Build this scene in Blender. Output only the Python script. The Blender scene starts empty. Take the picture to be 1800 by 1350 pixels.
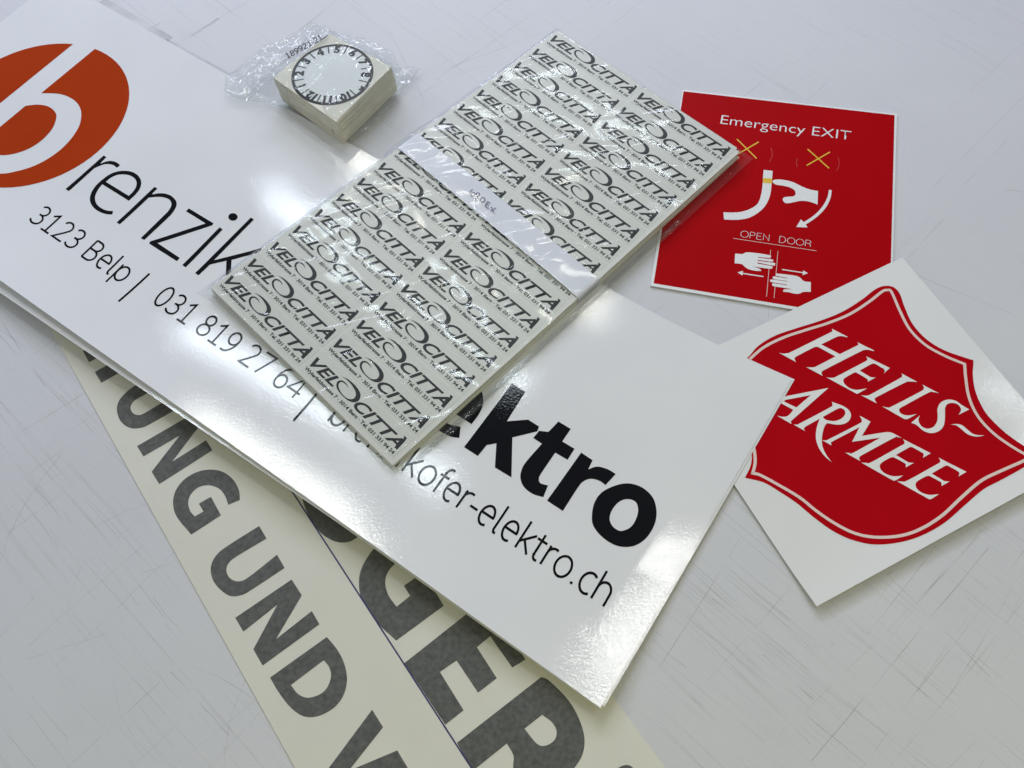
import bpy, bmesh, math, random
from mathutils import Vector, Matrix, noise as mnoise
R = math.radians
random.seed(7)
scene = bpy.context.scene
COL = scene.collection

# ------------------------------------------------------------------ camera
FPX, PITCH, ROLL, CH = 1700.0, R(62.6), R(-3.9), 0.62
cam_d = bpy.data.cameras.new('camera'); cam = bpy.data.objects.new('camera', cam_d); COL.objects.link(cam)
cam_d.sensor_width = 36.0; cam_d.lens = 36.0 * FPX / 1800.0; cam_d.clip_start = 0.01; cam_d.clip_end = 50
cr, sr = math.cos(ROLL), math.sin(ROLL)
cp, sp = math.cos(PITCH), math.sin(PITCH)
def cam_dir(x, y, w):
    X, Y = cr * x - sr * y, sr * x + cr * y
    return Vector((X, cp * w + Y * sp, -sp * w + Y * cp))
rx, uy, bz = cam_dir(1, 0, 0), cam_dir(0, 1, 0), -cam_dir(0, 0, 1)
M = Matrix((rx, uy, bz)).transposed().to_4x4(); M.translation = (0, 0, CH)
cam.matrix_world = M
scene.camera = cam

# ------------------------------------------------------------------ world, lamps, exposure
world = bpy.data.worlds.new('World'); scene.world = world; world.use_nodes = True
bg = world.node_tree.nodes['Background']; bg.inputs[0].default_value = (0.78, 0.83, 1.0, 1); bg.inputs[1].default_value = 0.19
LAMP_Z = 1.7; LSC = (LAMP_Z + CH) / (2.4 + CH)
def tube(name, p0, p1, w, power, color, z=None):
    d = bpy.data.lights.new(name, 'AREA'); d.shape = 'RECTANGLE'
    a, b = Vector((p0[0] * LSC, p0[1] * LSC, LAMP_Z)), Vector((p1[0] * LSC, p1[1] * LSC, LAMP_Z)); w *= LSC
    if z: a, b = Vector((*p0, z)), Vector((*p1, z))
    d.size = (b - a).length; d.size_y = w; d.energy = power; d.color = color
    o = bpy.data.objects.new(name, d); COL.objects.link(o)
    o.location = (a + b) / 2; o.rotation_euler = (0, 0, math.atan2(b.y - a.y, b.x - a.x))
    return o
tube('ceiling_tube_or_fill', (-0.90, 2.48), (0.04, 1.57), 0.055, 4.0, (0.80, 0.92, 1.0))
tube('ceiling_tube_or_fill', (-0.60, 2.64), (0.36, 1.84), 0.055, 3.9, (1.0, 0.985, 0.88))
tube('ceiling_tube_or_fill', (0.50, 0.97), (0.74, 0.74), 0.055, 0.8, (1.0, 0.98, 0.94))
tube('ceiling_tube_or_fill', (1.10, 0.87), (1.9, 0.15), 0.055, 2.6, (1.0, 0.97, 0.86))
tube('ceiling_tube_or_fill', (-0.35, 3.35), (0.75, 2.45), 0.055, 5.0, (0.84, 0.94, 1.0))
tube('ceiling_tube_or_fill', (1.62, 1.45), (2.4, 0.75), 0.055, 0.9, (0.9, 0.95, 1.0))
tube('ceiling_tube_or_fill', (-2.6, 4.3), (1.6, 4.3), 0.5, 98, (0.78, 0.83, 1.0))  # added soft fill at the back, unseen, kept out of the gloss reflections
tube('ceiling_tube_or_fill', (-3.0, 1.0), (-3.0, 3.4), 0.4, 17, (0.80, 0.87, 1.0))  # unseen fill added on the left, not one of the room's tubes
tube('front_tint_fill', (-0.35, -0.55), (0.75, -0.55), 0.25, 3.2, (1.0, 0.95, 0.14), 1.05)  # invented low lamp out of view, adds the yellow-green tint towards the front
scene.view_settings.view_transform = 'Standard'; scene.view_settings.look = 'None'
scene.view_settings.exposure = 0.17; scene.view_settings.gamma = 1.0; scene.view_settings.use_curve_mapping = False
scene.cycles.use_denoising = True
scene.cycles.max_bounces = 10; scene.cycles.transparent_max_bounces = 16
scene.cycles.caustics_reflective = False; scene.cycles.caustics_refractive = False

# ------------------------------------------------------------------ helpers
def at(p, z=0.0):
    """Table point under a viewing direction, at height z."""
    d = cam_dir((p[0] - 900) / FPX, -(p[1] - 675) / FPX, 1.0)
    t = (CH - z) / -d.z
    return Vector((d.x * t, d.y * t))
def on(zf):
    def f(p):
        z = 0.004
        for _ in range(14):
            q = at(p, z); z = zf(q.x, q.y)
        return q
    return f
def zm(ox, oy, s):
    return lambda pts: [((ox + p[0] * s, oy + p[1] * s) + tuple(p[2:])) for p in pts]

def spline(pts, n=7, closed=True):
    """(x, y) smooth points, (x, y, 1) corners -> dense outline."""
    N = len(pts); out = []
    for i in range(N if closed else N - 1):
        p1, p2 = pts[i], pts[(i + 1) % N]
        c1, c2 = len(p1) > 2, len(p2) > 2
        if not closed and i == 0: c1 = True
        if not closed and i == N - 2: c2 = True
        out.append((p1[0], p1[1]))
        if c1 and c2: continue
        p0 = p1 if c1 else pts[i - 1]
        p3 = p2 if c2 else pts[(i + 2) % N]
        for k in range(1, n):
            t = k / n; t2, t3 = t * t, t * t * t
            q = []
            for j in (0, 1):
                m1 = (p2[j] - p0[j]) * (0.5 if not c1 else 1.0)
                m2 = (p3[j] - p1[j]) * (0.5 if not c2 else 1.0)
                if c1: m1 = (p2[j] - p1[j])
                if c2: m2 = (p2[j] - p1[j])
                q.append((2*t3 - 3*t2 + 1) * p1[j] + (t3 - 2*t2 + t) * m1 + (-2*t3 + 3*t2) * p2[j] + (t3 - t2) * m2)
            out.append(tuple(q))
    if not closed: out.append((pts[-1][0], pts[-1][1]))
    return out

def link(name, mesh, mat=None, parent=None, smooth=False):
    o = bpy.data.objects.new(name, mesh); COL.objects.link(o)
    if mat: mesh.materials.append(mat)
    if parent: o.parent = parent
    if smooth:
        for p in mesh.polygons: p.use_smooth = True
    return o
def tag(o, label=None, cat=None, group=None, kind=None):
    if label: o['label'] = label
    if cat: o['category'] = cat
    if group: o['group'] = group
    if kind: o['kind'] = kind
    return o
def empty(name, loc=(0, 0, 0)):
    o = bpy.data.objects.new(name, None); o.empty_display_size = 0.02; COL.objects.link(o); o.location = loc
    return o

def fill_mesh(loops):
    """Planar mesh bounded by closed loops of (x, y); inner loops are holes."""
    cu = bpy.data.curves.new('tmp', 'CURVE'); cu.dimensions = '2D'; cu.fill_mode = 'FRONT'
    S = 1000.0
    for lp in loops:
        s = cu.splines.new('POLY'); s.points.add(len(lp) - 1); s.use_cyclic_u = True
        for i, p in enumerate(lp): s.points[i].co = (p[0] * S, p[1] * S, 0, 1)
    o = bpy.data.objects.new('tmp', cu); COL.objects.link(o)
    dg = bpy.context.evaluated_depsgraph_get()
    me = bpy.data.meshes.new_from_object(o.evaluated_get(dg))
    bpy.data.objects.remove(o); bpy.data.curves.remove(cu)
    me.transform(Matrix.Diagonal((1 / S, 1 / S, 1, 1)))
    return me
def text_mesh(body, offset=0.0, shear=0.0, sx=1.0, space=1.0):
    cu = bpy.data.curves.new('tmp', 'FONT'); cu.body = body; cu.size = 1.0; cu.offset = offset
    cu.shear = shear; cu.resolution_u = 4; cu.fill_mode = 'FRONT'; cu.space_character = space
    o = bpy.data.objects.new('tmp', cu); COL.objects.link(o)
    dg = bpy.context.evaluated_depsgraph_get()
    me = bpy.data.meshes.new_from_object(o.evaluated_get(dg))
    bpy.data.objects.remove(o); bpy.data.curves.remove(cu)
    return me
def affine_text(me, P0, P1, H, cap=0.727):
    """Lay text so that its ink starts at P0, ends at P1 on the baseline, and caps rise to P0->H."""
    xs = [v.co.x for v in me.vertices]; x0, x1 = min(xs), max(xs)
    X = (P1 - P0) / (x1 - x0); Y = (H - P0) / cap
    for v in me.vertices:
        q = P0 + X * (v.co.x - x0) + Y * v.co.y
        v.co = (q.x, q.y, v.co.z)
    return me
def drape(me, zf, off, cut=None):
    """Put a planar mesh on a surface; cut = (origin, normal, [distances]) slices it so it can bend."""
    if cut:
        bm = bmesh.new(); bm.from_mesh(me)
        o, n, ds = cut
        for d in ds:
            c = o + n * d
            bmesh.ops.bisect_plane(bm, geom=bm.verts[:] + bm.edges[:] + bm.faces[:], plane_co=(c.x, c.y, 0), plane_no=(n.x, n.y, 0), dist=1e-6)
        bm.to_mesh(me); bm.free()
    for v in me.vertices: v.co.z = zf(v.co.x, v.co.y) + off + v.co.z
    up = sum(p.normal.z * p.area for p in me.polygons)
    if up < 0: me.flip_normals()
    me.update()
    return me
def ribbons(strokes, w, wy=None, dz=0.00002):
    """Thin flat strokes (polylines in the plane), round-jointed by mitres; each stroke a hair above the last."""
    bm = bmesh.new()
    for k, st in enumerate(strokes):
        pts = [Vector(p[:2]) for p in st]
        closed = (pts[0] - pts[-1]).length < 1e-9
        if closed: pts = pts[:-1]
        n = len(pts); L = []
        ww = w if not isinstance(w, (list, tuple)) else w[k]
        for i in range(n):
            a = pts[i - 1] if (i > 0 or closed) else None
            b = pts[(i + 1) % n] if (i < n - 1 or closed) else None
            d1 = (pts[i] - a).normalized() if a is not None else None
            d2 = (b - pts[i]).normalized() if b is not None else None
            if d1 is None: d1 = d2
            if d2 is None: d2 = d1
            n1, n2 = Vector((-d1.y, d1.x)), Vector((-d2.y, d2.x))
            m = n1 + n2
            if m.length < 1e-6: m = n1
            m.normalize(); s = 1 / max(0.45, m.dot(n1))
            L.append((bm.verts.new((*(pts[i] + m * s * ww / 2), k * dz)), bm.verts.new((*(pts[i] - m * s * ww / 2), k * dz))))
        for i in range(n if closed else n - 1):
            j = (i + 1) % n
            try: bm.faces.new((L[i][0], L[i][1], L[j][1], L[j][0]))
            except ValueError: pass
    me = bpy.data.meshes.new('strokes'); bm.to_mesh(me); bm.free()
    return me
def plate(outline, z0f, thick, name, mat, parent=None, zf=None):
    """Closed slab from a convex outline (list of xy)."""
    bm = bmesh.new()
    top = [bm.verts.new((p[0], p[1], z0f + thick)) for p in outline]
    bot = [bm.verts.new((p[0], p[1], z0f)) for p in outline]
    bm.faces.new(top); bm.faces.new(bot[::-1]); n = len(outline)
    for i in range(n):
        j = (i + 1) % n; bm.faces.new((top[i], bot[i], bot[j], top[j]))
    bmesh.ops.recalc_face_normals(bm, faces=bm.faces)
    me = bpy.data.meshes.new(name); bm.to_mesh(me); bm.free()
    return link(name, me, mat, parent)
def grid_sheet(name, fn, nu, nv, thick, mat, parent=None):
    """Thin bent sheet: fn(s, t) -> (x, y, z) of the top; closed below and round the rim."""
    bm = bmesh.new(); T = []; B = []
    for i in range(nu + 1):
        T.append([]); B.append([])
        for j in range(nv + 1):
            x, y, z = fn(i / nu, j / nv)
            T[i].append(bm.verts.new((x, y, z))); B[i].append(bm.verts.new((x, y, z - thick)))
    rim = []
    for i in range(nu):
        for j in range(nv):
            bm.faces.new((T[i][j], T[i+1][j], T[i+1][j+1], T[i][j+1])).smooth = True
            bm.faces.new((B[i][j], B[i][j+1], B[i+1][j+1], B[i+1][j])).smooth = True
    for i in range(nu):
        rim.append(bm.faces.new((T[i][0], B[i][0], B[i+1][0], T[i+1][0]))); rim.append(bm.faces.new((T[i+1][nv], B[i+1][nv], B[i][nv], T[i][nv])))
    for j in range(nv):
        rim.append(bm.faces.new((T[0][j+1], B[0][j+1], B[0][j], T[0][j]))); rim.append(bm.faces.new((T[nu][j], B[nu][j], B[nu][j+1], T[nu][j+1])))
    bmesh.ops.recalc_face_normals(bm, faces=bm.faces)
    for f in rim:
        for e in f.edges: e.smooth = False
    me = bpy.data.meshes.new(name); bm.to_mesh(me); bm.free()
    return link(name, me, mat, parent)
def film_mesh(name, fn, nu, nv, mat, parent=None, wrap=False):
    bm = bmesh.new(); T = []
    for i in range(nu + (0 if wrap else 1)):
        T.append([bm.verts.new(fn(i / nu, j / nv)) for j in range(nv + 1)])
    for i in range(nu):
        k = (i + 1) % len(T) if wrap else i + 1
        for j in range(nv):
            bm.faces.new((T[i][j], T[k][j], T[k][j+1], T[i][j+1])).smooth = True
    bmesh.ops.remove_doubles(bm, verts=bm.verts, dist=1e-6)
    bm.normal_update()
    if sum(f.normal.z for f in bm.faces) < 0: bmesh.ops.reverse_faces(bm, faces=bm.faces)
    me = bpy.data.meshes.new(name); bm.to_mesh(me); bm.free()
    return link(name, me, mat, parent)

# ------------------------------------------------------------------ materials
def lin(r, g, b):
    f = lambda c: ((c / 255 + 0.055) / 1.055) ** 2.4 if c / 255 > 0.04045 else c / 255 / 12.92
    return (f(r), f(g), f(b), 1)
class MatB:
    def __init__(s, name):
        s.m = bpy.data.materials.new(name); s.m.use_nodes = True; s.t = s.m.node_tree
        s.b = s.t.nodes['Principled BSDF']; s.out = s.t.nodes['Material Output']
    def n(s, typ, **kw):
        nd = s.t.nodes.new(typ)
        for k, v in kw.items():
            if k.startswith('i_'): nd.inputs[k[2:].replace('_', ' ')].default_value = v
            else: setattr(nd, k, v)
        return nd
    def l(s, a, b): s.t.links.new(a, b)
    def coord(s, scale=(1, 1, 1), rot=(0, 0, 0)):
        tc = s.n('ShaderNodeTexCoord'); mp = s.n('ShaderNodeMapping')
        mp.inputs['Rotation'].default_value = rot
        s.l(tc.outputs['Object'], mp.inputs['Vector'])
        m2 = s.n('ShaderNodeMapping'); m2.inputs['Scale'].default_value = scale
        s.l(mp.outputs['Vector'], m2.inputs['Vector']); return m2.outputs['Vector']
    def noise(s, vec, scale, detail=3, rough=0.5, typ='FBM'):
        nd = s.n('ShaderNodeTexNoise'); nd.inputs['Scale'].default_value = scale
        nd.inputs['Detail'].default_value = detail; nd.inputs['Roughness'].default_value = rough
        s.l(vec, nd.inputs['Vector']); return nd.outputs['Fac']
    def ramp(s, fac, stops):
        nd = s.n('ShaderNodeValToRGB'); e = nd.color_ramp.elements
        while len(e) < len(stops): e.new(0.5)
        for k, (p, c) in enumerate(stops): e[k].position = p; e[k].color = c if len(c) == 4 else (*c, 1)
        s.l(fac, nd.inputs['Fac']); return nd.outputs['Color']
    def bump(s, h, strength, dist, prev=None):
        nd = s.n('ShaderNodeBump'); nd.inputs['Strength'].default_value = strength; nd.inputs['Distance'].default_value = dist
        s.l(h, nd.inputs['Height'])
        if prev is not None: s.l(prev, nd.inputs['Normal'])
        return nd.outputs['Normal']
def plain(name, c0, c1, rough, scale=60, bump=(0, 0, 0), spec=0.5, detail=3):
    b = MatB(name); v = b.coord()
    f = b.noise(v, scale, detail)
    b.l(b.ramp(f, [(0.3, c0), (0.7, c1)]), b.b.inputs['Base Color'])
    b.b.inputs['Roughness'].default_value = rough; b.b.inputs['Specular IOR Level'].default_value = spec
    if bump[0]:
        b.l(b.bump(b.noise(v, bump[1], 2), bump[0], bump[2]), b.b.inputs['Normal'])
    return b.m
def laminate(name, c0, c1, rough=0.06, st=0.105, scale=560, spec=0.5):
    b = MatB(name); v = b.coord()
    b.l(b.ramp(b.noise(v, 14, 3), [(0.3, c0), (0.7, c1)]), b.b.inputs['Base Color'])
    b.b.inputs['Roughness'].default_value = rough
    n1 = b.bump(b.noise(v, scale, 2, 0.6), st, 0.0004)
    n2 = b.bump(b.noise(v, 16, 1), 0.05, 0.003, n1)
    b.l(n2, b.b.inputs['Normal']); b.b.inputs['Specular IOR Level'].default_value = spec
    return b.m
def film(name, base, ridge_scale, stretch, rot, strength, dist, haze=0.05, rough=0.06, fine=40, layers=((1.0, 0.022),), tint=(0.97, 0.98, 0.98, 1)):
    b = MatB(name); v = b.coord(stretch, rot)
    prev = None
    for k, (mul_, hw) in enumerate(layers):          # thin winding creases
        nd = b.n('ShaderNodeTexNoise'); nd.inputs['Scale'].default_value = ridge_scale * mul_
        nd.inputs['Detail'].default_value = 0.6; nd.inputs['Roughness'].default_value = 0.5; nd.inputs['Distortion'].default_value = 0.35
        b.l(v, nd.inputs['Vector'])
        w_ = (0, 0, 0)
        cr_ = b.ramp(nd.outputs['Fac'], [(0.42 - hw, w_), (0.42, (1, 1, 1)), (0.42 + hw, w_), (0.55 - hw, w_), (0.55, (1, 1, 1)), (0.55 + hw, w_)])
        prev = b.bump(cr_, strength, dist, prev)
    n2 = b.bump(b.noise(v, ridge_scale * 1.3, 1), 0.5, dist * 2.0, prev)
    tr = b.n('ShaderNodeBsdfTransparent'); tr.inputs['Color'].default_value = tint
    gl = b.n('ShaderNodeBsdfGlossy'); gl.inputs['Roughness'].default_value = rough
    df = b.n('ShaderNodeBsdfDiffuse'); df.inputs['Color'].default_value = (0.85, 0.87, 0.88, 1)
    b.l(n2, gl.inputs['Normal'])
    lw = b.n('ShaderNodeLayerWeight'); lw.inputs['Blend'].default_value = 0.5
    fr = b.n('ShaderNodeMath', operation='POWER'); b.l(lw.outputs['Facing'], fr.inputs[0]); fr.inputs[1].default_value = 5.0
    mul = b.n('ShaderNodeMath', operation='MULTIPLY_ADD'); b.l(fr.outputs[0], mul.inputs[0])
    mul.inputs[1].default_value = 0.45; mul.inputs[2].default_value = base; mul.use_clamp = True
    m1 = b.n('ShaderNodeMixShader'); m1.inputs[0].default_value = haze
    b.l(tr.outputs[0], m1.inputs[1]); b.l(df.outputs[0], m1.inputs[2])
    m2 = b.n('ShaderNodeMixShader'); b.l(mul.outputs[0], m2.inputs[0]); b.l(m1.outputs[0], m2.inputs[1]); b.l(gl.outputs[0], m2.inputs[2])
    b.l(m2.outputs[0], b.out.inputs['Surface'])
    return b.m

MAT = {}
def table_mat():
    b = MatB('worn_white_table'); v = b.coord()
    f = b.noise(v, 5, 5, 0.6)
    c = b.ramp(f, [(0.25, (0.61, 0.61, 0.66)), (0.75, (0.665, 0.665, 0.705))])
    v2 = b.coord((9, 260, 1), (0, 0, R(48)))
    g = b.ramp(b.noise(v2, 1.0, 4, 0.7), [(0.30, (0.86, 0.86, 0.85)), (0.46, (1, 1, 1))])
    mx = b.n('ShaderNodeMix', data_type='RGBA', blend_type='MULTIPLY'); 
    patch = b.ramp(b.noise(v, 7, 2), [(0.42, (0.05, 0.05, 0.05)), (0.62, (0.9, 0.9, 0.9))])
    b.l(patch, mx.inputs[0]); b.l(c, mx.inputs[6]); b.l(g, mx.inputs[7])
    b.l(mx.outputs[2], b.b.inputs['Base Color'])
    b.b.inputs['Roughness'].default_value = 0.5; b.b.inputs['Specular IOR Level'].default_value = 0.35
    b.l(b.bump(b.noise(v, 700, 3), 0.18, 0.0006), b.b.inputs['Normal'])
    return b.m
def scratch_mat(name, col, alpha, sc=160):
    b = MatB(name); v = b.coord()
    b.b.inputs['Base Color'].default_value = col; b.b.inputs['Roughness'].default_value = 0.7
    a = b.ramp(b.noise(v, sc, 4), [(0.35, (0, 0, 0)), (0.65, (alpha, alpha, alpha))])
    b.l(a, b.b.inputs['Alpha'])
    return b.m
MAT['table'] = table_mat()
MAT['scratch'] = scratch_mat('scratch_grey', (0.28, 0.28, 0.26, 1), 0.27, 35)
MAT['smudge'] = scratch_mat('smudge_grey', (0.42, 0.42, 0.44, 1), 0.24, 30)
MAT['lam'] = laminate('gloss_laminate', (0.785, 0.79, 0.825), (0.815, 0.82, 0.85))
MAT['ink'] = laminate('gloss_black_print', (0.006, 0.006, 0.008), (0.008, 0.008, 0.010), spec=0.2)
MAT['orange'] = laminate('gloss_orange_print', (0.40, 0.037, 0.002), (0.43, 0.040, 0.003), spec=0.2)
MAT['vinyl'] = laminate('white_sticker_vinyl', (0.79, 0.79, 0.805), (0.815, 0.815, 0.825), 0.065, 0.08, 480)
MAT['hred'] = plain('red_vinyl', (0.43, 0.0009, 0.0055, 1), (0.46, 0.0013, 0.007, 1), 0.4, 20, (0.15, 900, 0.0003), 0.03)
MAT['hwhite'] = plain('white_vinyl_print', (0.80, 0.79, 0.78, 1), (0.83, 0.82, 0.81, 1), 0.4, 40)
MAT['crease'] = plain('dark_red_crease', (0.58, 0.14, 0.13, 1), (0.6, 0.18, 0.16, 1), 0.4, 40)
MAT['pink'] = plain('pale_pink_line', (0.78, 0.60, 0.56, 1), (0.80, 0.64, 0.6, 1), 0.4, 40)
MAT['signwhite'] = plain('sign_white', (0.78, 0.79, 0.81, 1), (0.82, 0.83, 0.85, 1), 0.35, 40)
MAT['signred'] = plain('sign_red', (0.40, 0.0009, 0.003, 1), (0.43, 0.0013, 0.0045, 1), 0.4, 20, (0.12, 900, 0.0003), 0.03)
MAT['yellow'] = plain('sign_yellow', (0.76, 0.47, 0.012, 1), (0.80, 0.50, 0.015, 1), 0.45, 40)
MAT['tape'] = plain('cream_transfer_tape', (0.69, 0.678, 0.615, 1), (0.72, 0.708, 0.645, 1), 0.55, 25, (0.25, 900, 0.0004), 0.3)
MAT['greyvinyl'] = plain('mottled_grey_vinyl', (0.082, 0.084, 0.083, 1), (0.135, 0.137, 0.133, 1), 0.6, 300, (0.1, 500, 0.0003), 0.3, 4)
MAT['pen'] = plain('blue_pen', (0.02, 0.02, 0.12, 1), (0.035, 0.03, 0.17, 1), 0.5, 300)
MAT['backing'] = plain('sticker_backing', (0.70, 0.69, 0.645, 1), (0.73, 0.72, 0.675, 1), 0.4, 30)
MAT['sticker'] = plain('pale_sticker', (0.655, 0.65, 0.605, 1), (0.685, 0.68, 0.635, 1), 0.35, 50)
MAT['sink'] = plain('sticker_ink', (0.006, 0.006, 0.007, 1), (0.010, 0.010, 0.011, 1), 0.4, 200, (0, 0, 0), 0.2)
MAT['band'] = plain('white_paper_band', (0.76, 0.77, 0.85, 1), (0.80, 0.81, 0.88, 1), 0.7, 60, (0.2, 500, 0.0003))
MAT['card'] = plain('cream_card', (0.74, 0.715, 0.62, 1), (0.79, 0.765, 0.67, 1), 0.6, 120)
MAT['cardwin'] = plain('pale_dial_print', (0.70, 0.73, 0.73, 1), (0.74, 0.77, 0.77, 1), 0.35, 60)
MAT['sleeve'] = film('crinkled_clear_film', 0.019, 3.4, (1.0, 6.5, 1.0), (0, 0, R(-14.2)), 0.5, 0.0011, 0.03, 0.07)
MAT['bagfilm'] = film('crinkled_bag_film', 0.05, 13.0, (1.0, 3.0, 1.0), (0, 0, R(-53)), 0.8, 0.0016, 0.06, 0.07, 60, ((1.0, 0.03), (1.6, 0.03)))
def zip_mat():
    b = MatB('ribbed_film'); v = b.coord((1, 1, 1), (0, 0, 0))
    w = b.n('ShaderNodeTexWave'); w.inputs['Scale'].default_value = 170; w.bands_direction = 'DIAGONAL'; b.l(v, w.inputs['Vector'])
    tr = b.n('ShaderNodeBsdfTransparent'); tr.inputs['Color'].default_value = (0.9, 0.9, 0.9, 1)
    gl = b.n('ShaderNodeBsdfGlossy'); gl.inputs['Roughness'].default_value = 0.12; b.l(b.bump(w.outputs['Fac'], 0.8, 0.003), gl.inputs['Normal'])
    mx = b.n('ShaderNodeMixShader'); mx.inputs[0].default_value = 0.16; b.l(tr.outputs[0], mx.inputs[1]); b.l(gl.outputs[0], mx.inputs[2])
    b.l(mx.outputs[0], b.out.inputs['Surface']); return b.m
MAT['zip'] = zip_mat()

# ------------------------------------------------------------------ table
tbl = plate([(-1.5, -0.7), (1.6, -0.7), (1.6, 1.7), (-1.5, 1.7)], -0.03, 0.03, 'table_top', MAT['table'])
tag(tbl, 'scratched pale grey white worktable top under all the stickers', 'table', kind='structure')
def scratches():
    thin, soft = [], []; wt, ws = [], []
    def line(c, ang, L, w, dst, dw, bend=0.0):
        d = Vector((math.cos(ang), math.sin(ang))); nn = Vector((-d.y, d.x)); n = max(2, int(L / 0.02))
        ph = random.random() * 6
        dst.append([tuple(c + d * (L * (k / n - 0.5)) + nn * (bend * L * ((k / n - 0.5) ** 2) + 0.0006 * math.sin(ph + 5 * k / n))) for k in range(n + 1)]); dw.append(w)
    rg = random.Random(11)
    # knife cuts: two crossing families of directions
    for px, spread, N in (((1330, 1150), 0.09, 75), ((1250, 1050), 0.05, 45), ((1600, 1250), 0.12, 30), ((200, 1050), 0.10, 55), ((60, 750), 0.07, 35), ((350, 40), 0.10, 40), ((200, 20), 0.05, 35), ((750, 200), 0.07, 20)):
        c0 = at(px)
        for _ in range(int(N * 0.7)):
            c = c0 + Vector((rg.gauss(0, spread), rg.gauss(0, spread * 0.8)))
            line(c, R(-47.5 + rg.gauss(0, 2.2)), rg.choice((rg.uniform(0.015, 0.06), rg.uniform(0.06, 0.26))), rg.uniform(0.00012, 0.00036), thin, wt)
    for px, spread, N in (((1550, 1150), 0.10, 22), ((150, 900), 0.11, 22), ((1700, 950), 0.08, 8), ((500, 60), 0.12, 12), ((1000, 60), 0.12, 10), ((250, 1250), 0.06, 12), ((1650, 300), 0.1, 8)):
        c0 = at(px)
        for _ in range(int(N * 0.7)):
            c = c0 + Vector((rg.gauss(0, spread), rg.gauss(0, spread * 0.8)))
            line(c, R(41 + rg.gauss(0, 4)), rg.uniform(0.03, 0.2), rg.uniform(0.00018, 0.00045), thin, wt)
    for _ in range(60):
        c = Vector((rg.uniform(-0.5, 0.5), rg.uniform(0.03, 0.8)))
        line(c, rg.uniform(0, math.pi), rg.uniform(0.01, 0.12), rg.uniform(0.0002, 0.0004), thin, wt, rg.uniform(-0.5, 0.5))
    for a, b, w in (((150, 690), (20, 770), .0005), ((95, 597), (15, 655), .0006), ((0, 560), (80, 680), .0005), ((1178, 1061), (1524, 1345), .0006), ((1738, 963), (1427, 1337), .0006), ((1340, 1150), (1430, 1230), .0009), ((1700, 1050), (1800, 1140), .0004), ((1560, 1010), (1740, 1190), .0005), ((0, 1120), (60, 1050), .0005), ((402, 1292), (300, 1180), .0007), ((45, 1160), (200, 1110), .0004), ((950, 60), (760, 130), .0004), ((1110, 130), (1165, 180), .0004), ((1575, 470), (1800, 560), .0004), ((1595, 455), (1690, 350), .0006), ((1120, 530), (1140, 505), .0004), ((1150, 548), (1165, 540), .0005), ((640, 190), (800, 100), .0003), ((1640, 330), (1800, 170), .0003)):
        p, q = at(a), at(b)
        thin.append([tuple(p.lerp(q, k / 12) + Vector((rg.gauss(0, .00015), rg.gauss(0, .00015)))) for k in range(13)]); wt.append(w)
    for a, b, w in (((385, 32), (335, 65), .003), ((180, 0), (300, 70), .007), ((262, 52), (282, 40), .002), ((290, 70), (400, 130), .004), ((1560, 1010), (1700, 900), .0015), ((1445, 563), (1452, 565), .004), ((1460, 1131), (1466, 1134), .003)):
        p, q = at(a), at(b)
        soft.append([tuple(p.lerp(q, k / 8)) for k in range(9)]); ws.append(w)
    flat = lambda x, y: 0.0
    o = link('scratches', drape(ribbons(thin, wt, dz=2e-7), flat, 0.00008), MAT['scratch'], tbl); o['kind'] = 'stuff'
    o = link('smudges', drape(ribbons(soft, ws, dz=2e-7), flat, 0.00004), MAT['smudge'], tbl); o['kind'] = 'stuff'
scratches()

# ------------------------------------------------------------------ strips of transfer tape with grey letters
zs1, zs2 = 0.0008, 0.0004
W1 = lambda p: at(p, zs1)
W2 = lambda p: at(p, zs2)
l0, l1, m0, m1 = W1((146.7, 683)), W1((517.5, 1348)), W1((517.5, 870)), W1((828.7, 1350))
ext = lambda a, b, t: a + (b - a) * t
strip1 = plate([ext(l0, l1, -0.25), ext(l0, l1, 1.25), ext(m0, m1, 1.5), ext(m0, m1, -0.62)], zs1 - 0.0003, 0.0003, 'tape_strip', MAT['tape'])
tag(strip1, 'cream tape strip with the grey letters UNG UND V, left one under the big sheets', 'lettering strip')
r0, r1 = W2((1077, 1224)), W2((1170, 1350))
ma, mb = W2((517.5, 870)), W2((828.7, 1350))
offv = Vector((-0.004, -0.003))
strip2 = plate([ext(ma, mb, -0.62) + offv, ext(ma, mb, 1.5) + offv, ext(r0, r1, 2.5), ext(r0, r1, -5.0)], zs2 - 0.0003, 0.0003, 'tape_strip', MAT['tape'])
tag(strip2, 'cream tape strip with larger grey letters GER, right of the blue pen line', 'lettering strip')
def shape(name, loops, mapf, zf, off, mat, parent, cut=None, n=7):
    lp = [[tuple(mapf(q)) for q in spline(l, n)] for l in loops]
    return link(name, drape(fill_mesh(lp), zf, off, cut), mat, parent, smooth=bool(cut))
c_ = lambda *ps: [(p[0], p[1], 1) for p in ps]
Z8, Zb1, Zb2, Zu, Zv = zm(0, 450, 1/3), zm(100, 800, 600/1473), zm(500, 850, 700/1800), zm(130, 600, 1/6), zm(560, 1180, 1/6)
f1 = lambda x, y: zs1
f2 = lambda x, y: zs2
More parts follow.
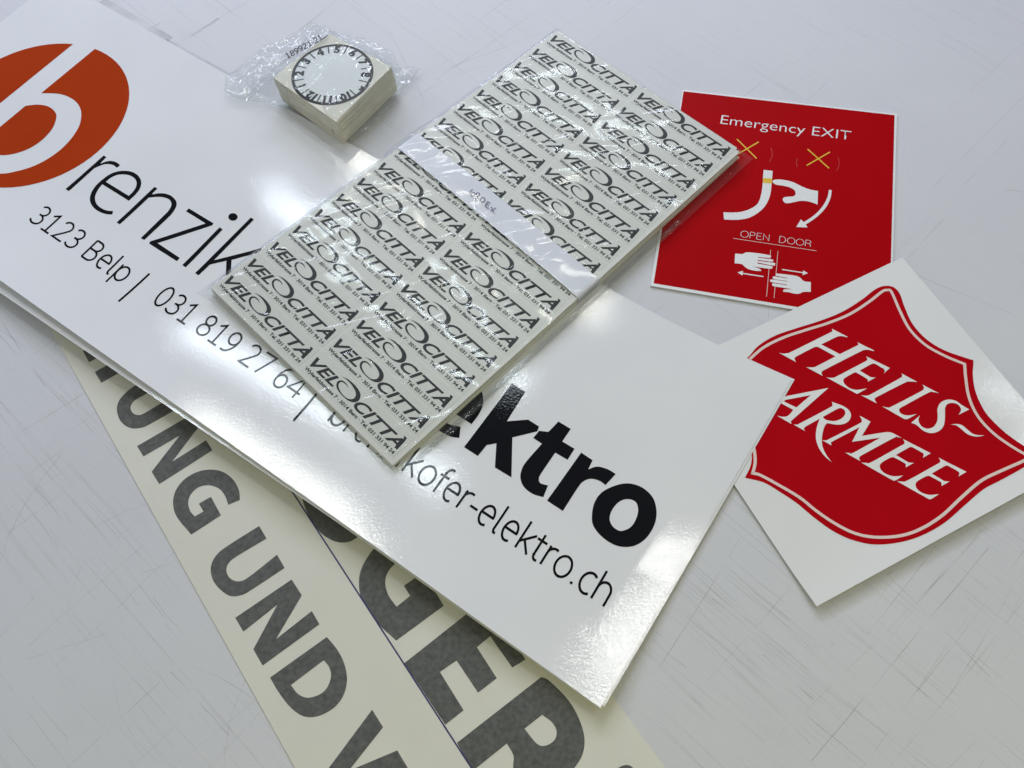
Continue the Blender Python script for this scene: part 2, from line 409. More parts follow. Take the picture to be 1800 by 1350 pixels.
L1 = [
 [Zu(c_((95,105),(160,222),(400,86),(335,-31)))],
 [Zu(c_((220,325),(290,438),(530,302),(460,189)))],
 [Zu([(860,345,1),(635,475),(550,540),(480,620),(453,710),(475,810),(530,880),(610,917),(710,912),(800,875),(1030,745),(1250,610,1),(1180,500,1),(905,662),(740,760),(675,778),(620,755),(597,700),(620,645),(670,605),(755,558),(920,455,1)])],
 [Z8(c_((723,1003),(757,1057),(948,947),(800,1138),(840,1203),(1120,1025),(1087,972),(908,1085),(1045,905),(1007,838)))],
 [Zb1([(740,215,1),(790,193,1),(785,150),(760,105),(715,72),(660,63),(600,75),(545,110),(510,160),(502,215),(520,270),(580,343,1),(708,260,1),(665,180,1),(613,210,1),(633,243,1),(595,265,1),(575,240),(567,205),(578,170),(610,140),(655,130),(700,145),(725,175)])],
 [Zb1([(873,306,1),(905,360,1),(775,438),(740,468),(732,500),(748,532),(785,545),(830,525),(950,430,1),(983,487,1),(850,575),(800,603),(750,608),(705,580),(672,535),(665,480),(690,430),(740,390)])],
 [Zb1(c_((1013,537),(1057,605),(945,795),(1100,673),(1133,730),(888,908),(848,838),(952,645),(805,762),(770,702)))],
 [Zb1([(1165,785,1),(1210,840),(1240,900),(1252,970),(1235,1040),(1190,1095),(1120,1128),(1060,1125),(1005,1085),(955,1020),(920,960,1)]), Zb1([(1152,885,1),(1175,915),(1183,955),(1165,1005),(1130,1035),(1080,1047),(1040,1030),(1010,992,1)])],
 [Zv(c_((565,405),(680,590),(317,1051),(830,835),(950,1035),(30,1420),(-70,1260)))],
]
for lp in L1: shape('letter', lp, W1, f1, 0.00012, MAT['greyvinyl'], strip1)
L2 = [
 [Zb2([(75,40,1),(88,95),(120,165),(170,228),(230,262),(285,265),(330,243),(420,180,1),(300,60,1)])],
 [Zb2([(540,200,1),(455,240),(395,305),(350,380),(337,445),(350,530),(405,615),(505,710,1),(720,553,1),(630,400,1),(540,462,1),(568,508,1),(507,557,1),(470,505),(456,450),(468,400),(510,355),(580,310,1)])],
 [Zb2(c_((542,812),(727,1090),(810,1025),(703,852),(778,800),(875,945),(960,880),(870,740),(930,690),(1030,832),(1090,795),(905,525)))],
 [Zb2([(780,1172,1),(1160,875,1),(1195,890),(1280,975),(1330,1060),(1356,1150),(1345,1230),(1300,1300,1),(1200,1400,1),(1060,1400,1),(1035,1290),(1035,1230),(1005,1175,1),(850,1300,1)]), Zb2([(1085,1108,1),(1165,1045,1),(1210,1080),(1230,1120),(1220,1160),(1180,1185),(1140,1175)])],
 [Zb2([(1600,1330),(1575,1285),(1545,1272),(1505,1290),(1490,1340),(1545,1380)])],
]
for lp in L2: shape('letter', lp, W2, f2, 0.00012, MAT['greyvinyl'], strip2)
pl = ribbons([[tuple(ext(m0, m1, t)) for t in (-0.3, 0.5, 1.4)]], 0.0009)
link('pen_line', drape(pl, f1, 0.00016), MAT['pen'], strip1)

# ------------------------------------------------------------------ big laminated sheets
SO = Vector((0.03993, 0.09239)); SE = Vector((-0.78, 0.62578)); SN = Vector((0.62578, 0.78))
def sheet_z(base, hr, hl):
    def zf(x, y):
        d = Vector((x, y)) - SO; a, v = d.dot(SE), d.dot(SN)
        t = min(1, max(0, a / 0.2)); tt = min(1, max(0, (a - 0.2) / 0.5))
        h = (0.007 + 0.006 * t) * (hr + (hl - hr) * tt)
        return base + h * max(0.0, 1 - v / 0.11) ** 2 + 0.0009 * max(0, 1 - abs(a - 0.03) / 0.03) * max(0, 1 - abs(v - 0.09) / 0.06)
    return zf
def sheet_fn(zf, da=0.0, dv=0.0, skew=0.0):
    def fn(s, t):
        s = s ** 1.6
        a = s * 0.7735; top = 0.260 + 0.0075 * max(0, 1 - a / 0.15) ** 2
        tt = t ** 1.7
        v = tt * top; a = a + (1 - s) * 0.0107 * tt + da; v = v + dv + skew * (a - 0.2)
        p = SO + SE * a + SN * v
        return p.x, p.y, zf(p.x, p.y)
    return fn
zA, zB, zC = sheet_z(0.0030, 1.0, 1.0), sheet_z(0.0026, 0.88, 0.42), sheet_z(0.0022, 0.70, 0.30)
shC = grid_sheet('laminated_sheet', sheet_fn(zC, 0.0005, -0.001, -0.003), 70, 60, 0.00016, MAT['lam'])
tag(shC, 'undermost of the three large white glossy sheets stacked over the tape strips', 'printed sheet', 'stacked glossy sheets')
shB = grid_sheet('laminated_sheet', sheet_fn(zB, -0.0016, -0.0012, -0.0165), 70, 60, 0.00016, MAT['lam'])
tag(shB, 'middle white glossy sheet whose rim shows below the top printed sheet', 'printed sheet', 'stacked glossy sheets')
shA = grid_sheet('laminated_sheet', sheet_fn(zA), 90, 70, 0.00016, MAT['lam'])
tag(shA, 'topmost large white glossy sheet with orange b logo and black elektro lettering', 'printed sheet', 'stacked glossy sheets')
WA = on(zA)
CUT = (SO, SN, [0.0013 + 0.0061 * k for k in range(0, 18)])
def onA(name, loops, mat=None, off=0.00012): return shape(name, loops, WA, zA, off, mat or MAT['ink'], shA, CUT)
# logo
Zl = zm(0, 0, 1/3)
def ell(a0, a1, n=70):
    out = []
    a = math.acos(155 / 507 / 1.0) ; Mx, My = 507.0, 380.0; rho = 58900 / (507 * 380)
    for k in range(n + 1):
        t = a0 + (a1 - a0) * k / n
        x = 175 + Mx * math.cos(t); y = 610 - My * (rho * math.cos(t) + math.sqrt(1 - rho * rho) * math.sin(t))
        out.append((x, y, 1))
    return out
def ang_of(px, py):
    x = (px - 175) / 507; y = -(py - 610) / 380; rho = 58900 / (507 * 380)
    return math.atan2((y - rho * x) / math.sqrt(1 - rho * rho), x)
aR, aL = ang_of(497, 262), ang_of(385, 233)
arc = ell(aR, aL - 2 * math.pi)
bcont = [(0, 545, 1), (-130, 650), (-215, 750), (-225, 840), (-150, 905), (0, 916), (80, 905), (180, 875), (280, 820), (360, 750), (415, 670), (429, 600), (412, 550), (370, 515), (310, 495), (218, 491, 1)]
outer = [(p[0], p[1]) for p in arc] + spline(bcont, 7, closed=False)
lo = [[tuple(WA(Zl([q])[0])) for q in outer]]
link('logo_mark', drape(fill_mesh(lo), zA, 0.00012, CUT), MAT['orange'], shA, True)
onA('logo_counter', [Zl([(0, 670, 1), (135, 558, 1), (200, 552), (255, 562), (290, 590), (297, 622), (275, 680), (220, 740), (150, 785), (70, 812), (0, 818), (-70, 800), (-85, 760), (-50, 712)])], MAT['orange'])
# renzik
Zr = zm(100, 220, 0.2)
def ellipse(cx, cy, rx_, ry_, n=28): return [(cx + rx_ * math.cos(2*math.pi*k/n), cy + ry_ * math.sin(2*math.pi*k/n), 1) for k in range(n)]
LR = [
 [[(412,267,1),(435,281,1),(385,336),(430,321),(480,315),(525,328),(556,352,1),(527,375,1),(500,353),(460,343),(410,346),(330,378,1),(105,580,1),(76,562,1)]],
 [[(495,755,1),(487,785,1),(440,783),(390,768),(340,740),(305,700),(290,650),(305,590),(345,530),(405,475),(470,430),(540,406),(610,402),(670,415),(715,445),(740,490),(735,545),(700,600),(633,665,1),(400,520,1),(370,555),(345,600),(335,640),(345,685),(370,715),(410,740),(450,752)], [(430,498,1),(475,462),(530,438),(590,433),(640,442),(680,465),(700,500),(695,545),(665,590),(632,622,1)]],
 [[(858,543,1),(884,558,1),(838,606),(890,600),(950,602),(1005,622),(1040,655),(1053,690),(1040,735),(1005,785),(960,830),(768,1010,1),(738,993,1),(930,805),(975,760),(1003,715),(1005,680),(985,652),(940,635),(885,630),(808,637,1),(553,872,1),(526,855,1)]],
 [c_((1160,732),(1375,862),(1368,880),(885,1037),(1080,1167),(1055,1196),(812,1042),(820,1022),(1308,864),(1135,757))],
 [c_((1430,898),(1458,917),(1132,1250),(1102,1230))],
 [ellipse(1548, 807, 41, 33)],
 [c_((1705,812),(1732,830),(1380,1188),(1500,1158),(1690,1110),(1800,1080),(1800,1115),(1700,1140),(1535,1185),(1530,1300),(1515,1400),(1480,1420),(1490,1192),(1345,1226),(1245,1320),(1215,1300))],
]
for lp in LR: onA('letter', [Zr(l) for l in lp])
# ektro
Z7 = zm(650, 650, 1/3)
LE = [
 [[(472,360,1),(425,352),(380,330),(342,303),(310,255),(305,190),(335,110),(400,45),(470,20),(540,50),(590,115),(598,180),(575,235),(537,287,1),(400,200,1),(385,230),(395,265),(420,288),(479,300,1)]],
 [c_((750,73),(820,117),(722,272),(835,263),(893,300),(883,325),(752,357),(747,568),(660,515),(668,388),(617,397),(570,455),(497,408))],
 [[(995,273,1),(1060,312,1),(1015,378,1),(1080,417,1),(1043,475,1),(978,437,1),(905,545),(892,575),(900,598),(940,610,1),(915,672,1),(860,655),(815,620),(795,575),(800,530),(825,485),(908,390,1),(862,360,1),(893,322,1),(942,328,1)]],
 [[(1115,437,1),(1175,477,1),(1152,525,1),(1200,511),(1255,525),(1297,550,1),(1243,608,1),(1210,585),(1165,575),(1125,590),(1095,625),(1018,745,1),(935,690,1)]],
 [[(1340,600),(1425,615),(1490,670),(1512,745),(1500,820),(1455,890),(1390,930),(1310,930),(1235,890),(1180,825),(1172,760),(1190,690),(1240,635)], [(1355,682),(1400,695),(1415,735),(1405,785),(1375,830),(1325,850),(1285,830),(1265,790),(1275,745),(1310,700)]],
]
for i, lp in enumerate(LE): onA('letter', [Z7(l) for l in lp], off=0.00012 + 0.00003 * (i % 2))
# light stroke lettering
def A(cx, cy, rx_, ry_, a0, a1, n=18): return [(cx + rx_ * math.cos(R(a0 + (a1 - a0) * k / n)), cy + ry_ * math.sin(R(a0 + (a1 - a0) * k / n))) for k in range(n + 1)]
def full(cx, cy, rx_, ry_): 
    p = A(cx, cy, rx_, ry_, 0, 360, 28); p[-1] = p[0]; return p
def bez(*p): return spline([(q[0], q[1]) for q in p], 6, closed=False)
def polar_e(): return [(0.075, 0.285), (0.46, 0.285)] + A(0.27, 0.265, 0.195, 0.265, 5, 300, 22)
GL = {
 '0': ([full(.28, .355, .205, .355)], .56), '1': ([[(.10, .57), (.29, .70), (.29, 0)], [(.10, 0.004), (.47, 0.004)]], .56),
 '2': ([A(.265, .53, .185, .18, 160, -25) + [(.30, .28), (.075, .01), (.49, .01)]], .56),
 '3': ([A(.25, .54, .18, .17, 148, -88) + [(.19, .37)], A(.245, .19, .215, .185, 85, -150)], .56),
 '4': ([[(.41, 0), (.41, .70), (.04, .20), (.54, .20)]], .57), '6': ([full(.29, .21, .19, .21), bez((.46, .69), (.34, .68), (.2, .58), (.12, .42), (.10, .21))], .56),
 '7': ([[(.06, .70), (.49, .70), (.2, 0)]], .55), '8': ([full(.28, .54, .165, .165), full(.28, .185, .205, .185)], .56),
 '9': ([full(.27, .49, .19, .21), bez((.46, .49), (.44, .29), (.36, .12), (.23, .02), (.08, .01))], .56),
 'B': ([[(.10, 0), (.10, .71)], [(.10, .71), (.27, .71)] + A(.30, .545, .17, .165, 90, -90) + [(.10, .38)], [(.28, .38)] + A(.31, .19, .2, .19, 90, -90) + [(.10, 0.0)]], .61),
 'b': ([[(.09, 0), (.09, .76)], full(.30, .265, .205, .265)], .59), 'c': ([A(.30, .265, .225, .265, 55, 305)], .47),
 'e': ([polar_e()], .54), 'f': ([[(.13, 0), (.13, .58)] + A(.27, .58, .14, .17, 180, 70), [(.0, .5), (.30, .5)]], .31),
 'h': ([[(.09, 0), (.09, .76)], [(.09, .3)] + A(.28, .31, .19, .215, 170, 0) + [(.47, 0)]], .58), 'i': ([[(.11, 0), (.11, .53)], [(.11, .66), (.11, .73)]], .25),
 'k': ([[(.09, 0), (.09, .76)], [(.44, .53), (.10, .20)], [(.2, .29), (.46, 0)]], .49), 'l': ([[(.10, .76), (.10, .07), (.13, .01), (.2, 0.0)]], .25),
 'n': ([[(.09, 0), (.09, .53)], [(.09, .3)] + A(.28, .31, .19, .215, 170, 0) + [(.47, 0)]], .58), 'o': ([full(.295, .265, .225, .265)], .59),
 'p': ([[(.09, -.24), (.09, .53)], full(.30, .265, .205, .265)], .59), 'r': ([[(.09, 0), (.09, .53)], [(.09, .28)] + A(.27, .33, .18, .19, 170, 68)], .36),
 't': ([[(.14, .67), (.14, .12)] + A(.24, .12, .10, .115, 180, 300), [(.0, .5), (.31, .5)]], .34), 'z': ([[(.05, .51), (.38, .51), (.04, .02), (.40, .02)]], .45),
 '-': ([[(.03, .24), (.28, .24)]], .32), '.': ([[(.08, .045), (.155, .045)]], .22), ' ': ([], .27),
 'E': ([[(.46, .70), (.09, .70), (.09, 0), (.47, 0)], [(.09, .37), (.42, .37)]], .53), 'x': ([[(.03, .5), (.4, 0)], [(.4, .5), (.03, 0)]], .45), 'X': ([[(.03, .7), (.46, 0)], [(.46, .7), (.03, 0)]], .5),
 'O': ([full(.36, .355, .31, .355)], .72), 'P': ([[(.09, 0), (.09, .71), (.27, .71)] + A(.29, .525, .17, .185, 90, -90) + [(.09, .34)]], .54),
 'N': ([[(.09, 0), (.09, .71), (.54, 0), (.54, .71)]], .65), 'D': ([[(.09, 0), (.09, .71), (.25, .71)] + A(.27, .355, .30, .355, 90, -90) + [(.09, 0)]], .66),
 'R': ([[(.09, 0), (.09, .71), (.30, .71)] + A(.31, .535, .19, .175, 90, -90) + [(.09, .36)], [(.32, .36), (.49, .26), (.50, 0)]], .6),
}
def run(body, P0, P1, H, w, cap=0.71, tracking=0.0):
    strokes = []; x = 0.0
    for ch in body:
        st, adv = GL[ch]
        for s in st: strokes.append([(x + q[0], q[1]) for q in s])
        x += adv + tracking
    xs = [q[0] for s in strokes for q in s]; x0, x1 = min(xs), max(xs)
    me = ribbons(strokes, w, dz=0.0)
    # keep each stroke a hair apart in height
    cnt = 0; idx = 0
    X = (P1 - P0) / (x1 - x0); Y = (H - P0) / cap
    k = 0; vi = 0
    for s in strokes:
        m = len(s) - (1 if (Vector(s[0]) - Vector(s[-1])).length < 1e-9 else 0)
        for _ in range(2 * m):
            v = me.vertices[vi]; q = P0 + X * (v.co.x - x0) + Y * v.co.y; v.co = (q.x, q.y, (k % 3) * 0.00002); vi += 1
        k += 1
    return me
def runA(body, p0, p1, h, w=0.066):
    me = run(body, WA(p0), WA(p1), WA(h), w)
    return link('lettering', drape(me, zA, 0.00012, CUT), MAT['ink'], shA)
runA('3123 Belp', (50, 387), (212, 497), (79, 361))
runA('031 819 27 64', (267, 531), (519, 703), (296, 502))
runA('brenzikofer-elektro.ch', (576, 740), (1060, 1066), (606, 704))
for a, b in (((263, 481), (208.5, 530)), ((562, 686), (515.5, 740))):
    link('divider_line', drape(ribbons([[tuple(WA(a)), tuple(WA(b))]], 0.0018), zA, 0.00012, CUT), MAT['ink'], shA)

# ------------------------------------------------------------------ emergency exit sign
zE = 0.0016
WE = lambda p: at(p, zE)
fE = lambda x, y: zE
eTL, eTR, eBR, eBL = WE((1199.7, 157.7)), WE((1576.7, 200)), WE((1566.5, 572.4)), WE((1143, 502))
sign = plate([eTL, eBL, eBR, eTR], 0.0004, 0.0012, 'exit_sign', MAT['signwhite'])
tag(sign, 'red emergency exit sign with white hand pictograms and two yellow crosses', 'sign')
shape('red_panel', [c_((1201.5, 160.5), (1572.5, 202.5), (1563.5, 566.5), (1149, 498))], WE, fE, 0.00008, MAT['signred'], sign)
def onE(name, me_or_loops, mat=None, off=0.00018):
    if isinstance(me_or_loops, list): return shape(name, me_or_loops, WE, fE, off, mat or MAT['signwhite'], sign)
    return link(name, drape(me_or_loops, fE, off), mat or MAT['signwhite'], sign)
Z4 = zm(1100, 130, 520/1633); Ze = zm(1240, 260, 260/1170)
z4 = lambda x, y: WE(Z4([(x, y)])[0]); ze = lambda x, y: WE(Ze([(x, y)])[0])
onE('lettering', affine_text(text_mesh('Emergency EXIT', -0.008), z4(521, 275), z4(1240, 366), z4(531, 224)))
onE('lettering', run('OPEN', ze(276, 704), ze(500, 736), ze(283, 655), 0.04))
onE('lettering', run('DOOR', ze(583, 748), ze(829, 784), ze(590, 699), 0.04))
pxl = lambda *ps: [tuple(ze(*p)) for p in ps]
onE('rule_line', ribbons([pxl((220, 716), (877, 815)), ], 0.0004), MAT['pink'])
onE('door_line', ribbons([pxl((516, 808), (483, 1177))], 0.0004), MAT['pink'], 0.00014)
onE('door_line', ribbons([pxl((573, 817), (543, 1187))], 0.0004), MAT['pink'], 0.00014)
onE('lever_pictogram', [Ze([(460,175,1),(532,183,1),(527,240),(522,300),(512,370),(490,430),(455,480),(400,525),(340,555),(270,568),(210,570),(147,567,1),(142,510,1),(220,512),(290,505),(350,485),(400,455),(425,420),(440,370),(450,310),(455,240)])])
onE('lever_band', [Ze(c_((457, 239), (527.5, 244), (525, 283), (453, 278)))], MAT['yellow'], 0.00024)
onE('hand_pictogram', [Ze([(530,268),(540,255),(580,250),(640,258),(700,275),(760,305),(820,328),(890,343,1),(887,450,1),(850,435),(800,422),(750,420),(700,430),(660,438),(630,435),(612,415),(618,395),(650,387),(690,385),(710,372),(710,345),(690,325),(650,308),(600,298),(555,290)])])
onE('turn_arrow', [Ze([(977,332,1),(999,337,1),(988,400),(955,468),(905,525),(850,570),(793,606,1),(807,630,1),(718,627,1),(755,567,1),(777,588,1),(835,552),(890,505),(935,450),(965,390)])])
onE('hand_pictogram', [Ze([(235,836,1),(290,840),(330,827),(420,835),(508,850),(516,860),(505,871),(418,864,1),(418,870,1),(525,883),(535,891),(524,900),(413,888,1),(413,895,1),(540,910),(549,921),(538,932),(412,908,1),(412,916,1),(520,936),(530,946),(518,957),(450,950),(370,938,1),(410,950),(438,965),(440,975,1),(390,972),(340,960),(310,940),(285,920),(230,913,1)])])
onE('hand_pictogram', [Ze([(833,1062,1),(780,1055),(745,1025),(700,1010),(570,995),(557,1003),(565,1013),(650,1030,1),(650,1034,1),(545,1018),(533,1027),(545,1039),(648,1054,1),(648,1058,1),(525,1042),(513,1052),(525,1063),(645,1082,1),(645,1087,1),(540,1073),(528,1083),(540,1095),(620,1108),(690,1120,1),(650,1119),(620,1122),(613,1138,1),(660,1143),(710,1155),(745,1153),(775,1140),(833,1140,1)])])
onE('arrow', [Ze(c_((253, 985), (297, 974), (295, 989), (461, 1015), (459, 1023), (294, 998), (292, 1011)))])
onE('arrow', [Ze(c_((605, 958), (771, 984), (773, 970), (811, 992), (768, 1007), (770, 992), (604, 966)))])
for a, b, c, d in (((808, 10), (977, 162), (985, 33), (800, 140)),):
    onE('yellow_cross', ribbons([pxl(a, b), pxl(c, d)], 0.0011), MAT['yellow'])
onE('yellow_cross', ribbons([[tuple(z4(613, 360)), tuple(z4(722, 467))], [tuple(z4(733, 376)), tuple(z4(610, 448))]], 0.0011), MAT['yellow'])
fine = []
for cx, cy in ((690, 440), (1060, 490)):
    for a0, a1 in ((-20, 8), (165, 195), (10, 30)):
        fine.append([tuple(z4(cx + 118 * math.cos(R(a)), cy + 90 * math.sin(R(a)))) for a in [a0 + (a1 - a0) * k / 6 for k in range(7)]])
for f_ in fine: onE('punch_crease', ribbons([f_], 0.00018), MAT['crease'], 0.0001)

# ------------------------------------------------------------------ shield sticker sheet
Z5 = zm(1220, 430, 580/1186); Zh = zm(1360, 560, 1/9); Zs = zm(1540, 660, 220/1238); Za = zm(1360, 660, 220/1485); ID = lambda p: p
hT, hBL = at((1586, 452), 0.0022), at((1433.7, 1068), 0.002)
hd = (at((1266.5, 605), 0.0022) - hT).normalized()          # along the upper-left edge
hn = Vector((-hd.y, hd.x)); 
if (hBL - hT).dot(hn) < 0: hn = -hn
hw, hh = (hBL - hT).dot(hd), (hBL - hT).dot(hn)
def zH(x, y):
    d = Vector((x, y)) - hT; u, v = d.dot(hd) / hw, d.dot(hn) / hh
    return 0.0021 + 0.0030 * max(0, v - 0.78) ** 2 / 0.0484
def hfn(s, t):
    p = hT + hd * (hw * s) + hn * (hh * t); return p.x, p.y, zH(p.x, p.y)
shH = grid_sheet('sticker_sheet', hfn, 40, 40, 0.00014, MAT['vinyl'])
tag(shH, 'square white sticker sheet with a red shield, partly under the glossy sheet corner', 'sticker')
WH = on(zH)
HCUT = (hT, hn, [hh * k / 14 for k in range(15)])
def onH(name, loops, mat, off, n=7):
    return shape(name, loops, WH, zH, off, mat, shH, HCUT, n)
onH('shield', [Z5([(695,148),(720,155),(740,178),(755,220),(785,285),(835,340),(900,380),(985,410),(1002,415),(1004,425),(1002,470),(1012,530),(1045,600),(1095,655),(1150,700),(1215,742),(1238,760,1),(1186,800),(1100,848),(1040,880),(975,935),(900,1000),(820,1045),(740,1070),(650,1078),(570,1062),(500,1030),(430,980),(370,930),(310,890),(250,855),(183,838,1),(203,795),(207,750),(195,690),(160,600),(110,520),(70,470,1),(120,450),(190,408),(230,365),(290,328),(370,300),(450,275),(530,243),(600,200),(645,165),(670,152)])], MAT['hred'], 0.00012)
line = spline(Z5([(200,412),(250,370),(320,335),(400,308),(480,283),(560,250),(630,205),(675,170),(695,164),(710,172),(740,240),(775,305),(830,360),(900,400),(972,430,1),(976,480),(988,550),(1020,618),(1075,678),(1140,725),(1208,765,1),(1175,782),(1100,815),(1030,850),(960,910),(890,975),(815,1022),(740,1047),(650,1052),(575,1037),(505,1002),(440,958),(380,910),(310,868),(240,830),(211,822,1),(219,785),(217,745),(205,690)]), 7, closed=False)
link('inner_outline', drape(ribbons([[tuple(WH(p)) for p in line]], 0.0021), zH, 0.0003), MAT['pink'], shH)
E3 = [(618,815,1),(893,955,1),(815,1000,1),(822,970),(808,950),(720,900),(695,893),(665,905),(548,972,1),(645,1030),(680,1047),(725,1050,1),(645,1095,1),(645,1065),(625,1048),(540,1002),(510,995),(470,1010),(405,1050),(388,1085),(405,1125),(450,1160),(510,1180),(560,1182),(618,1175,1),(560,1215),(535,1223),(500,1213),(205,1047,1),(255,1050),(310,1040),(590,885),(628,862),(632,840)]
E2 = [((p[0] - 353, p[1] - 184) + p[2:]) for p in E3]
HL = [
 [Zh([(920,163,1),(1168,292,1),(1150,298,1),(1090,282),(1030,283),(980,300),(750,412,1),(1045,565,1),(1280,450),(1325,425),(1338,405),(1320,377,1),(1592,510,1),(1575,518,1),(1500,498),(1430,500),(1370,525),(810,810),(765,840),(755,870),(773,910,1),(512,770,1),(560,775),(620,775),(680,755),(975,602,1),(735,470),(690,450),(650,453),(600,475),(380,590),(335,620),(332,650),(350,690,1),(85,545,1),(150,557),(220,548),(290,522),(870,235),(925,205)])],
 [Zh([(1460,600,1),(1835,785,1),(1745,865,1),(1755,830),(1735,795),(1690,770),(1615,725),(1575,715),(1530,730),(1358,825,1),(1480,900),(1540,930),(1610,935,1),(1490,1000,1),(1485,970),(1465,950),(1330,870),(1290,855),(1250,870),(1120,945),(1100,985),(1115,1030),(1170,1085),(1240,1120),(1320,1130),(1400,1120),(1475,1107,1),(1340,1185),(1310,1190),(1270,1170),(828,930,1),(880,940),(940,938),(1000,915),(1420,695),(1470,665),(1482,640)])],
 [[(1584.4,656.8,1),(1612,671.6,1),(1598.6,671),(1589.8,673.3),(1545,696),(1538.5,700),(1537.5,703),(1541,709.4,1),(1513.3,695,1),(1520,695.8),(1526.7,695),(1533,692),(1580,666),(1585.5,661.5)]],
 [Zs([(458,93,1),(620,178,1),(560,165),(510,175),(280,300),(235,325),(227,350),(245,378),(290,395),(340,395),(403,382,1),(320,428),(290,433),(260,422),(60,308,1),(110,318),(160,305),(430,165),(465,140),(472,118)])],
 [Zs([(433,397,1),(418,430),(425,470),(455,510),(510,528),(565,510),(600,460),(608,400),(605,340),(625,285),(670,250),(730,240),(790,255),(840,290),(920,338,1),(815,390,1),(838,350),(830,315),(800,285),(750,273),(705,285),(682,320),(680,370),(678,440),(665,500),(630,545),(570,570),(510,567),(455,540),(410,500),(380,482),(345,470,1)])],
 [Zs([(735,487,1),(800,482),(850,495),(900,535),(950,575),(1000,592),(1070,593,1),(1020,606),(960,602),(900,580),(850,540),(800,500),(765,490)])],
 [Za([(648,150,1),(225,525),(205,548),(210,578,1),(40,480,1),(95,492),(150,488),(190,462),(232,410,1),(60,318,1),(-80,345,1),(-80,297,1),(160,245,1)]), Za(c_((440, 235), (268, 382), (118, 310), (135, 293)))],
 [Za([(690,315,1),(800,355),(870,395),(910,445),(912,500),(880,550),(820,580),(740,585),(635,567,1),(605,600),(580,680),(570,770),(580,850),(620,940),(685,1030,1),(600,955),(540,870),(505,780),(500,690),(515,600),(545,515,1),(395,598),(365,620),(358,640),(372,662,1),(235,585,1),(270,583),(310,570),(660,385),(695,355)]), Za([(580,495,1),(760,397),(805,393),(840,415),(848,455),(820,500),(770,530),(700,543),(620,528)])],
 [Za([(1020,480,1),(1148,550,1),(1045,720,1),(1290,680),(1370,675),(1430,695),(1515,744,1),(1470,735),(1420,745),(1060,940),(1020,970),(1012,990),(1028,1018,1),(848,918,1),(900,922),(950,915),(1265,740,1),(928,790,1),(1018,615,1),(705,780),(680,800),(685,832,1),(575,770,1),(620,772),(660,755),(1010,575),(1042,545),(1040,520)])],
 [Zs(E2)], [Zs(E3)],
]
for lp in HL: onH('letter', lp, MAT['hwhite'], 0.0003)

# ------------------------------------------------------------------ bagged stack of sticker sheets
PZ0, PZ1 = 0.0036, 0.0114
kc = [at(p, PZ1) for p in ((370, 505), (690, 818), (1300, 267), (978, 55))]
PW, PH = 0.204, 0.374
def pk(u, v):
    s, t = u / PW, v / PH
    return kc[0] * (1 - s) * (1 - t) + kc[1] * s * (1 - t) + kc[2] * s * t + kc[3] * (1 - s) * t
NS = 7; th = (PZ1 - PZ0) / NS
rp = random.Random(5)
sheets = []
for k in range(NS):
    j = (lambda: 0.0) if k == NS - 1 else (lambda: rp.uniform(-0.0011, 0.0011))
    o = plate([pk(j(), j()), pk(PW + j(), j()), pk(PW + j(), PH + j()), pk(j(), PH + j())], PZ0 + k * th, th * 0.86, 'label_sheet', MAT['backing'])
    sheets.append(o)
    if k < NS - 1: tag(o, 'plain edge of a label sheet in the bagged stack beneath the top sheet', 'label sheet', 'bagged label sheets')
top = sheets[-1]
tag(top, 'top sheet of the bagged stack, printed with two columns of black on grey labels', 'label sheet', 'bagged label sheets')
ZT = PZ0 + (NS - 1) * th + th * 0.86
PITCHV = PH / 17
fT = lambda x, y: ZT
def local_px(zx, zy, inv=None):
    q = at((360 + zx / 6, 440 + zy / 6), PZ1)
    s, t = 0.5, 0.05                                         # invert the bilinear map
    for _ in range(25):
        f = pk(s * PW, t * PH) - q
        du = (pk(PW, t * PH) - pk(0, t * PH)); dv = (pk(s * PW, PH) - pk(s * PW, 0))
        det = du.x * dv.y - du.y * dv.x
        s -= (f.x * dv.y - f.y * dv.x) / det; t -= (du.x * f.y - du.y * f.x) / det
    return Vector((s * PW, t * PH))
swoosh = [(525,430,1),(590,460),(650,510),(695,570),(705,620),(680,665),(630,678),(570,655),(510,600),(475,550),(470,505),(490,475),(530,470),(570,500),(588,545,1),(560,505),(525,485),(500,495),(490,525),(510,580),(555,630),(600,648),(640,640),(660,605),(650,560),(615,505),(570,460)]
sw = [tuple(local_px(*p)) for p in spline(swoosh, 6)]
def place(me, zadd=0.0):
    return me
base_vel = affine_text(text_mesh('VEL', 0.026, 0.30), Vector((0.0018, 0.0112)), Vector((0.0285, 0.0112)), Vector((0.0018, 0.0196)))
base_cit = affine_text(text_mesh('CITT\u00c0', 0.026, 0.30), Vector((0.0495, 0.0112)), Vector((0.0965, 0.0112)), Vector((0.0495, 0.0196)))
base_sw = fill_mesh([sw])
base_adr = affine_text(text_mesh('Wylerfeldstrasse 7 \u00b7 3014 Bern \u00b7 Tel. 031 331 94 24', 0.03), Vector((0.0025, 0.0066)), Vector((0.0968, 0.0066)), Vector((0.0025, 0.0093)))
bm = bmesh.new()
for m in (base_vel, base_cit, base_sw): bm.from_mesh(m)
base_logo = bpy.data.meshes.new('logo'); bm.to_mesh(base_logo); bm.free()
def rrect(x0, y0, x1, y1, r, n=5):
    out = []
    for cx, cy, a in ((x1 - r, y1 - r, 0), (x0 + r, y1 - r, 90), (x0 + r, y0 + r, 180), (x1 - r, y0 + r, 270)):
        out += [(cx + r * math.cos(R(a + 90 * k / n)), cy + r * math.sin(R(a + 90 * k / n))) for k in range(n + 1)]
    return out
